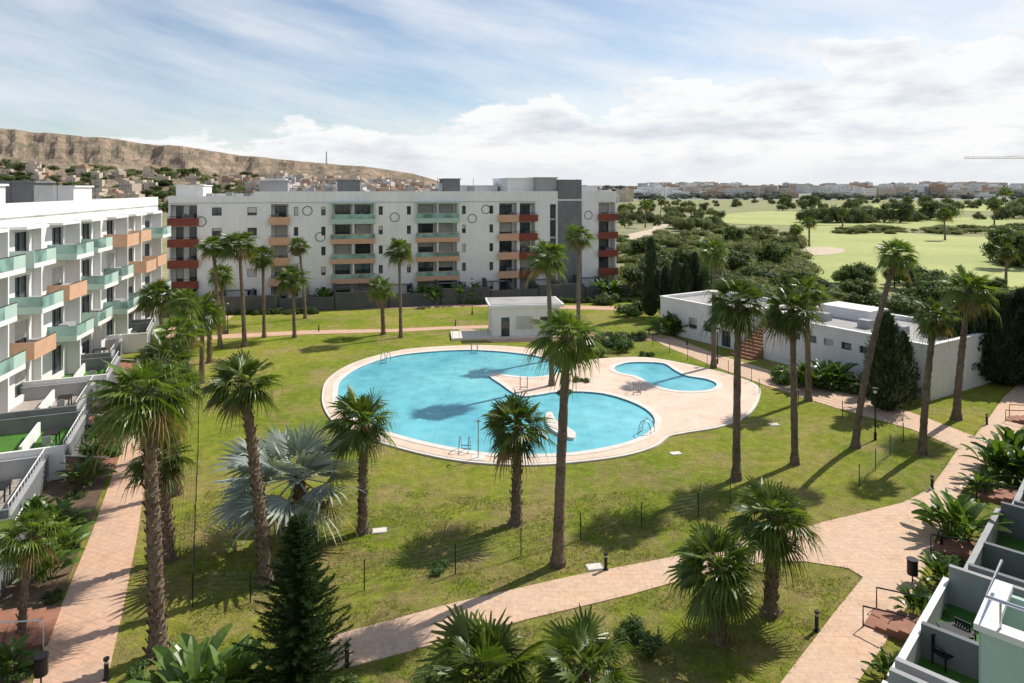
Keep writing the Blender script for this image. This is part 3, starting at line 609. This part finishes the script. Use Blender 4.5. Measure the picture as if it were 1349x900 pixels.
# ------------------------------------------------ leafy trees
def ico(sub=2):
    import bmesh
    b_=bmesh.new(); bmesh.ops.create_icosphere(b_,subdivisions=sub,radius=1); V=[v.co.copy() for v in b_.verts]; Fc=[tuple(v.index for v in f.verts) for f in b_.faces]; b_.free(); return V,Fc
I2=ico(2); I1=ico(1)
def tree_mesh(name,leafm,nc,nl,ls,seed,flat=.75,trunk_=.35,core=.72,cm=None,low=False):
    IV,IF=I1 if low else I2
    r=random.Random(seed); V=[];Fc=[];mi=[]
    cl=[]
    for i in range(nc):
        a=r.uniform(0,6.28); rr=math.sqrt(r.random())*.68; z=trunk_+.25+r.random()*flat*(1-rr*.55); cl.append((Vector((math.cos(a)*rr,math.sin(a)*rr,z)),r.uniform(.22,.42)))
    for c,R in cl:
        n0=len(V); 
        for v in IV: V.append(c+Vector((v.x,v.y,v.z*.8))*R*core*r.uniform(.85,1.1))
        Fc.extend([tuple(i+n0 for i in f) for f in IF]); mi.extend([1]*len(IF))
        for k in range(nl):
            v=Vector((r.gauss(0,1),r.gauss(0,1),r.gauss(0,1))).normalized(); 
            p=c+Vector((v.x,v.y,v.z*.8))*R*r.uniform(.75,1.22); nv=(v+Vector((r.gauss(0,.6),r.gauss(0,.6),r.gauss(0,.6)))).normalized()
            t=nv.orthogonal().normalized(); b_=nv.cross(t); an=r.uniform(0,3.14); t2=t*math.cos(an)+b_*math.sin(an); b2=nv.cross(t2); s=ls*r.uniform(.6,1.4); n0=len(V)
            V.extend([p-t2*s,p-b2*s*.5,p+t2*s,p+b2*s*.5]); Fc.append((n0,n0+1,n0+2,n0+3)); mi.append(0)
    for (a,b_,w) in [(Vector((0,0,0)),Vector((0,0,trunk_+.3)),.06)]+[(Vector((0,0,trunk_*.6)),c,.03) for c,R in cl[:6]]:
        n0=len(V)
        for q,ww in ((a,w),(b_,w*.5)):
            for j in range(5): V.append(q+Vector((math.cos(j*1.257)*ww,math.sin(j*1.257)*ww,0)))
        for j in range(5): Fc.append((n0+j,n0+(j+1)%5,n0+5+(j+1)%5,n0+5+j)); mi.append(2)
    me=bpy.data.meshes.new(name); me.from_pydata([tuple(v) for v in V],[],Fc)
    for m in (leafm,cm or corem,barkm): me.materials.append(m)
    me.polygons.foreach_set('material_index',mi); me.update(); return me
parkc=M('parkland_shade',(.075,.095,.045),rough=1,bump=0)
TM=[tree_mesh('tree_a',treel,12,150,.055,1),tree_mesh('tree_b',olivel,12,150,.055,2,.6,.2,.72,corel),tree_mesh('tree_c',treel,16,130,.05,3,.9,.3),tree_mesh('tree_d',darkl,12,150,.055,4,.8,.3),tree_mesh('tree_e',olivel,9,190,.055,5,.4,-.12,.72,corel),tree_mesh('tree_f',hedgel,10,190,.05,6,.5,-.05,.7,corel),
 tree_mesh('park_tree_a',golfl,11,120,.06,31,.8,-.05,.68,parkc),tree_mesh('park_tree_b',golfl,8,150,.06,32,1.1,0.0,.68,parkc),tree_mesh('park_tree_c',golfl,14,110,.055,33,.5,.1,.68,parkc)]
farcore=M('far_foliage_shade',(.13,.15,.12),rough=1,bump=0)  # inner shade of far trees, paled by the same painted haze
TF=[tree_mesh('far_tree_%d'%i,haze_leaf,7,40,.10,20+i,.7,.0,.8,farcore,True) for i in range(3)]
SM=[tree_mesh('shrub_a',hedgel,9,220,.05,11,.5,-.1),tree_mesh('shrub_b',treel,9,220,.05,12,.5,-.1)]
def cone_mesh(name,leafm,n,seed,pw=.6,rw=.16,ls=.03):
    r=random.Random(seed); V=[];Fc=[];mi=[]
    prof=lambda t: rw*(min(1,(t+.03)/.18)**.6)*(1-t)**pw
    K=12;S=10
    for i in range(K+1):
        t=i/K
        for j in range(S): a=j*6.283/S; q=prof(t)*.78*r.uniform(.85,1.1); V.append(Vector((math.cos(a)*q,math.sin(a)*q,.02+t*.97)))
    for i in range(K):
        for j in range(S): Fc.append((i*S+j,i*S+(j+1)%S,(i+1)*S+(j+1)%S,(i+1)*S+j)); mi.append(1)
    for k in range(n):
        t=r.random()**1.2; a=r.uniform(0,6.283); lump=1+.18*math.sin(a*3+t*17)+.12*math.sin(a*5-t*31); q=prof(t)*r.uniform(.8,1.12)*lump; p=Vector((math.cos(a)*q,math.sin(a)*q,.02+t*.98)); o_=Vector((math.cos(a),math.sin(a),0))
        up=(Vector((0,0,1))+o_*r.uniform(.1,.8)+Vector((r.gauss(0,.3),r.gauss(0,.3),0))).normalized(); s=o_.cross(up).normalized(); L=ls*r.uniform(.6,1.5); n0=len(V)
        V.extend([p-s*L*.4,p+s*L*.4,p+up*L*2]); Fc.append((n0,n0+1,n0+2)); mi.append(0)
    me=bpy.data.meshes.new(name); me.from_pydata([tuple(v) for v in V],[],Fc); me.materials.append(leafm); me.materials.append(corem); me.polygons.foreach_set('material_index',mi); me.update(); return me
CY=[cone_mesh('cypress_a',darkl,2600,1,.45,.12,.022),cone_mesh('cypress_b',darkl,2600,2,.5,.20,.025),cone_mesh('cypress_c',darkl,3200,3,.4,.34,.028)]
def T(name,me,px,py,h,w=None):
    x,y=G(px,py); w=w or h; return inst(name,me,x,y,0,w,h)
for px,py,ytop,k,wf in [(857,418,316,0,1.0),(890,420,342,1,.9),(903,420,348,1,.9),(915,415,335,1,.9),(927,418,350,1,.9),(876,418,352,0,1.2),(1168,540,415,1,1.2),(1190,530,440,1,1.1),(1150,520,452,1,1.0)]:
    x,y=G(px,py); h=Z(ytop,y); inst('cypress_tree',CY[k],x,y,0,h*wf,h)
for px,py,ytop,k in [(1250,500,398,2),(1285,500,385,2),(1320,505,392,2),(1349,505,385,2),(1230,490,415,2),(1300,480,388,2),(1385,505,380,2)]:
    x,y=G(px,py); h=Z(ytop,y); inst('cypress_tree',CY[k],x,y,0,h*1.0,h)
def conifer(x,y,h):
    r=random.Random(4); e=empty('conifer_tree',(x,y,0)); V=[];Fc=[]
    for i in range(40):
        t=i/40; z=h*(.02+t*.95); L=1.85*(1-t)**.72*h/6*r.uniform(.75,1.12)+.1
        if t<.35: L*=.85+.15*t/.35
        for j in range(9):
            a=j*.698+i*.4+r.uniform(-.25,.25); d=Vector((math.cos(a),math.sin(a),.22)); s=Vector((-math.sin(a),math.cos(a),0)); l=L*r.uniform(.6,1.12)
            m=max(6,int(l/.055))
            for k in range(m):
                tt=(k+1)/m; p=Vector((0,0,z))+d*l*tt+Vector((0,0,.18*l*tt*tt))
                for q in (-1,1,0,2):
                    dd=(d*.8+s*(q if q<2 else 0)*.9+Vector((0,0,.5 if q in(0,) else (.15 if q<2 else -.5)))+Vector((r.gauss(0,.25),r.gauss(0,.25),r.gauss(0,.2)))).normalized(); ll=.19*r.uniform(.7,1.3)*(1.15-tt*.5); w=s.cross(dd).normalized()*.022 if q in (0,2) else Vector((0,0,.022)); ww=dd.cross(w).normalized()*.02
                    n0=len(V); V.extend([p-ww,p+ww,p+dd*ll]); Fc.append((n0,n0+1,n0+2)); n0=len(V); V.extend([p-w,p+w,p+dd*ll]); Fc.append((n0,n0+1,n0+2))
    mkobj('foliage',V,Fc,conl,parent=e)
    V=[];Fc=[]
    for i in range(11):
        t=i/10
        for j in range(8): V.append((math.cos(j*.785)*.11*(1-t*.9),math.sin(j*.785)*.11*(1-t*.9),t*h*.97))
    for i in range(10):
        for j in range(8): Fc.append((i*8+j,i*8+(j+1)%8,(i+1)*8+(j+1)%8,(i+1)*8+j))
    mkobj('trunk',V,Fc,barkm,parent=e)
conl=LEAF('conifer_leaf',(.045,.10,.026),(.09,.155,.04),2,.2,.6)
x,y=G(393,925); conifer(x,y,Z(672,y))
for px,py,h,k in [(842,850,1.0,0),(830,842,.7,1),(780,455,1.6,0),(800,452,1.8,1),(815,460,2.2,0),(790,470,1.4,1),(835,448,1.6,0),(852,470,.8,0),(765,505,.8,0),(578,752,.55,0),(745,520,.7,1),
   (905,440,2.2,0),(880,435,2.4,0),(1045,505,2,0),(1075,507,2,1),(1100,510,2.2,0),(1125,515,1.6,0),(830,415,2.6,0),(800,400,2.4,1),(1040,470,1.5,0),(90,690,.9,0),(30,890,.6,0),(150,600,.8,0),(170,550,.8,1),(1225,790,.7,0),(1185,880,.6,0),(1248,745,.7,0),(450,905,.6,0),(185,900,.7,0),(100,655,.6,1),(70,790,.5,1),(95,720,.5,0)]:
    T('garden_shrub',SM[k],px,py,h*.9,h)
for px in range(880,935,9): 
    x,y=G(px,442); inst('bird_of_paradise_plant',random.choice(PM),x,y,0.03,2.6)
for px in (1085,1105,1060): 
    x,y=G(px,512); inst('bird_of_paradise_plant',random.choice(PM),x,y,0.03,2.4)
for px,py in [(560,400),(575,402),(605,400),(625,398),(425,405),(790,392),(810,394)]:
    x,y=G(px,py); inst('bird_of_paradise_plant',random.choice(PM),x,y,0.03,3.0)
e=empty('hedge')
for px in np.arange(225,840,7):
    if random.random()<.25: continue
    x,y=G(px,402+(px<420)*10-(px-500)*.012); o=inst('hedge_clump',SM[random.randint(0,1)],x,y+random.uniform(-.3,.3),0,.9,random.uniform(.6,1.3),e)
def scatter(name,quad,n,hmin,hmax,kinds,far=False,wf=1.0):
    e=empty(name); 
    for i in range(n):
        px=random.uniform(quad[0],quad[1]); py=random.uniform(quad[2],quad[3])
        x,y=G(px,py); h=random.uniform(hmin,hmax); inst('tree',(TF if far else TM)[random.choice(kinds)],x,y,0,h*random.uniform(.7,1.3)*wf,h,e)
scatter('scrub_thicket',(815,960,310,392),150,1.2,2.8,[1,4,4,5,4,1],wf=1.3)
scatter('scrub_thicket',(940,1052,306,392),95,1.8,3.6,[1,4,5,4,1],wf=1.3)
scatter('scrub_thicket',(840,1040,320,392),12,3.0,4.6,[0,6])
scatter('tree_belt',(930,1100,380,412),34,1.8,3.2,[0,1,2,4,5],wf=1.2)
scatter('tree_belt',(1100,1420,390,412),34,1.4,3.0,[0,1,4,5],wf=1.2)
scatter('tree_belt',(1120,1230,374,388),12,2,3.4,[0,1,6,5])
scatter('tree_belt',(1310,1400,345,356),8,4,6,[0,6,7])
scatter('reed_belt',(1100,1420,303,309),75,1.2,2.6,[4,1],wf=1.6)
scatter('tree_belt',(815,950,268,306),75,2.5,5.5,[6,7,8,1])
scatter('tree_belt',(950,1440,266,278),70,3,8,[6,7,8,6])
scatter('tree_belt',(1060,1220,290,296),18,4,9,[6,7,8])
scatter('tree_belt',(1220,1420,282,292),16,3,8,[6,7,8])
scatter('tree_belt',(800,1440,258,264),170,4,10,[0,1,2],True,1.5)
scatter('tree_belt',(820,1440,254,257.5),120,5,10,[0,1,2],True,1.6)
scatter('distant_tree_mass',(-120,330,262,290),120,4,8,[0,1,6])
# ------------------------------------------------ hills
hm,nt,b,co=base('mesa_rock')
geo=nd(nt,'ShaderNodeNewGeometry'); sn=nd(nt,'ShaderNodeSeparateXYZ'); nt.links.new(geo.outputs['True Normal'],sn.inputs[0])
a=noi(nt,co,.014,8,.75); rock=ramp(nt,a,[(.36,(.44,.30,.20)),(.5,(.56,.41,.28)),(.64,(.37,.26,.18))])
mp=nd(nt,'ShaderNodeMapping'); mp.inputs['Scale'].default_value=(.006,.006,.14); nt.links.new(co,mp.inputs[0]); st=noi(nt,mp.outputs[0],1,6,.75); rock=mixc(nt,rock,ramp(nt,st,[(.38,.75),(.6,1.10)]),1.0,'MULTIPLY')
veg=noi(nt,co,.05,8,.82); vm=ramp(nt,veg,[(.47,0.0),(.56,.8)]); slope=ramp(nt,sn.outputs['Z'],[(.50,0.15),(.85,1.0)]); vm=mixc(nt,vm,slope,1.0,'MULTIPLY'); c=mixc(nt,rock,(.22,.20,.12),vm)
c=mixc(nt,c,(.48,.47,.46),.14)  # grey veil: distance haze painted into the hill colour
nt.links.new(c,b.inputs['Base Color']); b.inputs['Roughness'].default_value=1; b.inputs['Specular IOR Level'].default_value=0; addbump(nt,b,veg,1,8)
ridge=[(-500,158),(-200,162),(0,168),(60,174),(110,180),(180,186),(230,192),(300,201),(400,213),(480,219),(545,228),(588,241),(606,250),(640,256)]
def rid(px):
    for (a,b_),(c,d) in zip(ridge[:-1],ridge[1:]):
        if a<=px<=c: return b_+(d-b_)*(px-a)/(c-a)
    return 256
D0,D1,D2=430.,900.,1500.
def hprof(t):
    if t<=0: return 0
    if t<.66: return .46*(t/.66)**1.2
    if t<.78: return .46+.10*(t-.66)/.12
    if t<.90: return .56+.30*(t-.78)/.12
    if t<.94: return .86+.12*(t-.90)/.04
    if t<1: return .98+.02*(t-.94)/.06
    return 1.0
ds=list(np.arange(430,740,18))+list(np.arange(740,925,6))+list(np.arange(925,1500,60))
V=[];Fc=[];NX=320; pxs=np.linspace(-480,636,NX); NY=len(ds)
for j,d in enumerate(ds):
    for i in range(NX):
        px=pxs[i]; n=(px-674.5)/F; x=n*d; top=16+(248-rid(px))*D1/F
        gl=(noise.fractal(Vector((px*.018,d*.006,7)),1,2,5)+.3)*26+abs(noise.noise(Vector((px*.06,d*.01,2))))*12
        t=(d-gl+8-D0)/(D1-D0)
        h=top*hprof(t); gz=noise.fractal(Vector((x*.014,d*.014,0)),.8,2,6)
        rg=top*.10*gz*min(1,max(t,0)*2)*(1 if t<.92 else .25)
        V.append((x,d,max(h+rg-1,-1)))
for j in range(NY-1):
    for i in range(NX-1): a=j*NX+i; Fc.append((a,a+1,a+NX+1,a+NX))
mkobj('mesa_hill',V,Fc,hm,smooth=False)
def hz(px,d):
    top=16+(248-rid(px))*D1/F; return max(0,top*hprof((d-8-D0)/(D1-D0)))
def rz(d): return 15*min(1,max(0,(d-900)/800))
fm=M('far_land_hazed',(.30,.32,.27),(.37,.37,.31),.01,rough=1,fs=.06,vary=.3,bump=0)  # washed-out land colour stands in for aerial haze
V=[];Fc=[]
for j in range(16):
    for i in range(120):
        px=560+i*9; d=900+j*200; n=(px-674.5)/F; x=n*d; tt=min(1,max(0,(j-4)/6)); h=rz(d)+tt*(9+9*noise.noise(Vector((x*.0012,d*.001,0)))+4*noise.noise(Vector((x*.004,0,4)))); V.append((x,d,h-.5))
for j in range(15):
    for i in range(119): a=j*120+i; Fc.append((a,a+1,a+121,a+120))
mkobj('distant_hills',V,Fc,fm,smooth=True)
farglass=M('far_windows',(.24,.25,.27),rough=.4,bump=0)
def town(name,n,fn,mats,smin,smax,hmin,hmax):
    Bd=Build(name,(0,0),(1,0),(0,1))
    for i in range(n):
        x,y,z=fn(); a=random.uniform(-.5,.5); w=random.uniform(smin,smax); dd=random.uniform(smin,smax)*.7; h=random.uniform(hmin,hmax); m=random.choice(mats)
        Bd.U=(math.cos(a),math.sin(a)); Bd.N=(-math.sin(a),math.cos(a)); u0=x*Bd.U[0]+y*Bd.U[1]; n0=x*Bd.N[0]+y*Bd.N[1]
        Bd.box(u0-w/2,u0+w/2,n0-dd/2,n0+dd/2,z-3,z+h,m,'walls_'+m.name)
        if random.random()<.5: Bd.box(u0-w/4,u0+w/6,n0-dd/4,n0+dd/4,z+h,z+h+2,m,'walls_'+m.name)
        k=int(h//3); q=int(w//3)
        for r_ in range(k):
            for c_ in range(q):
                if random.random()<.75: Bd.box(u0-w/2+c_*3+.8,u0-w/2+c_*3+2.2,n0-dd/2-.06,n0-dd/2+.02,z+r_*3+.8,z+r_*3+2.2,farglass,'windows')
    Bd.finish()
cream=M('cream_walls',(.62,.53,.43),vary=.1); ochre=M('ochre_walls',(.50,.34,.24),vary=.1); pale=M('pale_walls',(.74,.72,.69),vary=.1)
def f1():
    px=random.uniform(-60,345); d=random.uniform(470,700); return ((px-674.5)/F*d,d,hz(px,d)+1)
town('hillside_houses',70,f1,[ochre,cream,cream,cream],7,15,4,8)
def f2():
    px=random.uniform(340,585); d=random.uniform(480,680); return ((px-674.5)/F*d,d,hz(px,d)+3)
town('distant_town',140,f2,[cream,cream,pale,ochre],8,18,6,10)
def f3():
    px=random.choice([random.gauss(930,40),random.uniform(815,1420),random.gauss(1150,60),random.gauss(1270,30)]); d=random.uniform(1000,1900); return ((px-674.5)/F*d,d,rz(d))
town('distant_town',400,f3,[cream,pale,pale,cream,white,ochre],12,34,5,17)
def f4():
    px=random.uniform(560,860); d=random.uniform(700,1100); return ((px-674.5)/F*d,d,1)
town('distant_town',50,f4,[cream,pale,white],10,30,6,14)
e=empty('hillside_trees')
for i in range(380):
    px=random.uniform(-80,360) if i%4 else random.uniform(340,590); d=random.uniform(440,740); h=random.uniform(3.5,7); inst('tree',TM[random.choice([0,6,7,1,8])],(px-674.5)/F*d,d,hz(px,d)-1,h*1.3,h,e)
e=empty('distant_tree_mass')
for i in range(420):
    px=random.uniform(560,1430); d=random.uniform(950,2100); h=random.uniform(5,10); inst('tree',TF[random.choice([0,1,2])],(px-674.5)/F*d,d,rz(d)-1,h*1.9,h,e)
d=880; x=(430-674.5)/F*d; z0=16+(248-218)*d/F; ms=Build('radio_mast',(x,d),(1,0),(0,1),z0-6)
for a in (0,2.09,4.19): ms.tube([(math.cos(a)*1.2,math.sin(a)*1.2,0),(math.cos(a)*.3,math.sin(a)*.3,24)],.22,dark,'legs',4)
for z in range(0,21,3):
    q=1.2-.9*z/22; ms.tube([(q,0,z),(-q*.5,q*.86,z+1.5),(-q*.5,-q*.86,z+3)],.15,dark,'lattice',4)
ms.finish()
d=700; yel=M('crane_yellow',(.45,.36,.16)); x=(1400-674.5)/F*d; cr=Build('tower_crane',(x,d),(1,0),(0,1))
for a in (-.8,.8):
    for b_ in (-.8,.8): cr.tube([(a,b_,0),(a,b_,47)],.14,yel,'mast',4)
for z in range(0,46,2): cr.tube([(-.8,-.8,z),(.8,-.8,z+1),(-.8,-.8,z+2)],.08,yel,'mast_lattice',4)
zj=Z(209,d)
for (b_,zz) in ((-.6,zj),(.6,zj),(0,zj+1.8)): cr.tube([(-101,b_,zz),(25,b_,zz)],.17,yel,'jib',4)
for q in range(-101,24,2): cr.tube([(q,-.6,zj),(q+1,0,zj+1.8),(q+2,-.6,zj)],.10,yel,'jib_lattice',4)
cr.tube([(-60,0,zj+1.8),(0,0,zj+8),(25,0,zj+1)],.10,dark,'pendant',4); cr.tube([(0,0,47),(0,0,zj+8)],.5,yel,'apex',4); cr.box(18,25,-1,1,zj-3,zj-.3,greyw,'counterweight'); cr.finish()
# ------------------------------------------------ world, sun, camera
SE=math.radians(46); AZ=math.atan2(.8,.6)
w=bpy.data.worlds.new('World'); SC.world=w; w.use_nodes=True; nt=w.node_tree; nt.nodes.clear()
sky=nd(nt,'ShaderNodeTexSky'); sky.sky_type='NISHITA'; sky.sun_disc=False; sky.sun_elevation=SE; sky.sun_rotation=AZ; sky.air_density=1.0; sky.dust_density=.5; sky.ozone_density=2.0
tc=nd(nt,'ShaderNodeTexCoord'); s=nd(nt,'ShaderNodeSeparateXYZ'); nt.links.new(tc.outputs['Generated'],s.inputs[0])
def mth(op,a,b_=None,c=None,clamp=False):
    m=nd(nt,'ShaderNodeMath',operation=op); m.use_clamp=clamp
    for i,v in enumerate((a,b_,c)):
        if v is None: continue
        if isinstance(v,(int,float)): m.inputs[i].default_value=v
        else: nt.links.new(v,m.inputs[i])
    return m.outputs[0]
az=mth('ARCTAN2',s.outputs[0],s.outputs[1]); el=s.outputs[2]
def vec(sx_,sy_,sh=0,off=0):
    c=nd(nt,'ShaderNodeCombineXYZ'); nt.links.new(mth('ADD',mth('MULTIPLY',az,sx_),off),c.inputs[0]); nt.links.new(mth('ADD',mth('MULTIPLY',el,sy_),mth('MULTIPLY',az,sh)),c.inputs[1]); return c.outputs[0]
n1=noi(nt,vec(6,15,0,2.0),1.0,10,.56)
bd=mth('ADD',mth('MULTIPLY',az,.125),.128); bd=mth('ADD',bd,mth('MULTIPLY',mth('SUBTRACT',n1,.5),.26))
dep=mth('SUBTRACT',bd,el)
bank=mth('MULTIPLY',dep,60,clamp=True)
n2=noi(nt,vec(2.4,12,2.6,5.0),1.0,10,.60)
cir=ramp(nt,n2,[(.36,0.12),(.66,.95)])
rightness=mth('MULTIPLY',mth('ADD',az,.05),1.2,clamp=True)
cir=mth('ADD',mth('MULTIPLY',cir,.75),mth('MULTIPLY',rightness,.55),clamp=True)
cir=mth('MULTIPLY',cir,mth('SUBTRACT',1.0,mth('MULTIPLY',mth('MULTIPLY',mth('SUBTRACT',el,.33),4,clamp=True),.75)))
n3=noi(nt,vec(9,30,0,9),1.0,10,.58)
shade=ramp(nt,n3,[(.32,(.72,.76,.83)),(.45,(.88,.90,.94)),(.56,(1.02,1.02,1.02))])
edge=mth('SUBTRACT',1.0,mth('MULTIPLY',mth('ABSOLUTE',dep),22),clamp=True)
shade=mixc(nt,shade,(1.04,1.04,1.04),mth('MULTIPLY',edge,.9))
up=mth('MULTIPLY',mth('SUBTRACT',0,dep),20,clamp=True); shade=mixc(nt,shade,(.93,.96,1.0),up)
low=mth('SUBTRACT',1.0,mth('MULTIPLY',el,20),clamp=True)
shade=mixc(nt,shade,(.86,.89,.93),low)
haze=mth('SUBTRACT',1.0,mth('MULTIPLY',el,9),clamp=True); haze=mth('MULTIPLY',haze,.6)
fac=mth('MAXIMUM',cir,mth('MULTIPLY',bank,.97)); fac=mth('MAXIMUM',fac,haze)
b1=nd(nt,'ShaderNodeBackground'); b1.inputs[1].default_value=.12; nt.links.new(sky.outputs[0],b1.inputs[0])
b2=nd(nt,'ShaderNodeBackground'); b2.inputs[1].default_value=.96; nt.links.new(shade,b2.inputs[0])
mx=nd(nt,'ShaderNodeMixShader'); nt.links.new(fac,mx.inputs[0]); nt.links.new(b1.outputs[0],mx.inputs[1]); nt.links.new(b2.outputs[0],mx.inputs[2])
o_=nd(nt,'ShaderNodeOutputWorld'); nt.links.new(mx.outputs[0],o_.inputs[0])
sd=bpy.data.lights.new('sun','SUN'); sd.energy=5.0; sd.angle=math.radians(.5); sd.color=(1,.945,.86); so=bpy.data.objects.new('sun',sd); SC.collection.objects.link(so)
dv=Vector((math.cos(SE)*.8,math.cos(SE)*.6,math.sin(SE))); so.rotation_euler=dv.to_track_quat('Z','Y').to_euler(); so.location=(60,40,60)
cd=bpy.data.cameras.new('camera'); cd.sensor_width=36; cd.lens=F/1349*36; cd.shift_y=(248-450)/1349; cd.clip_end=20000; cd.clip_start=.1
co_=bpy.data.objects.new('camera',cd); SC.collection.objects.link(co_); co_.location=(0,0,H); co_.rotation_euler=(math.radians(90),0,0); SC.camera=co_
SC.view_settings.view_transform='Standard'; SC.view_settings.look='None'; SC.view_settings.exposure=0
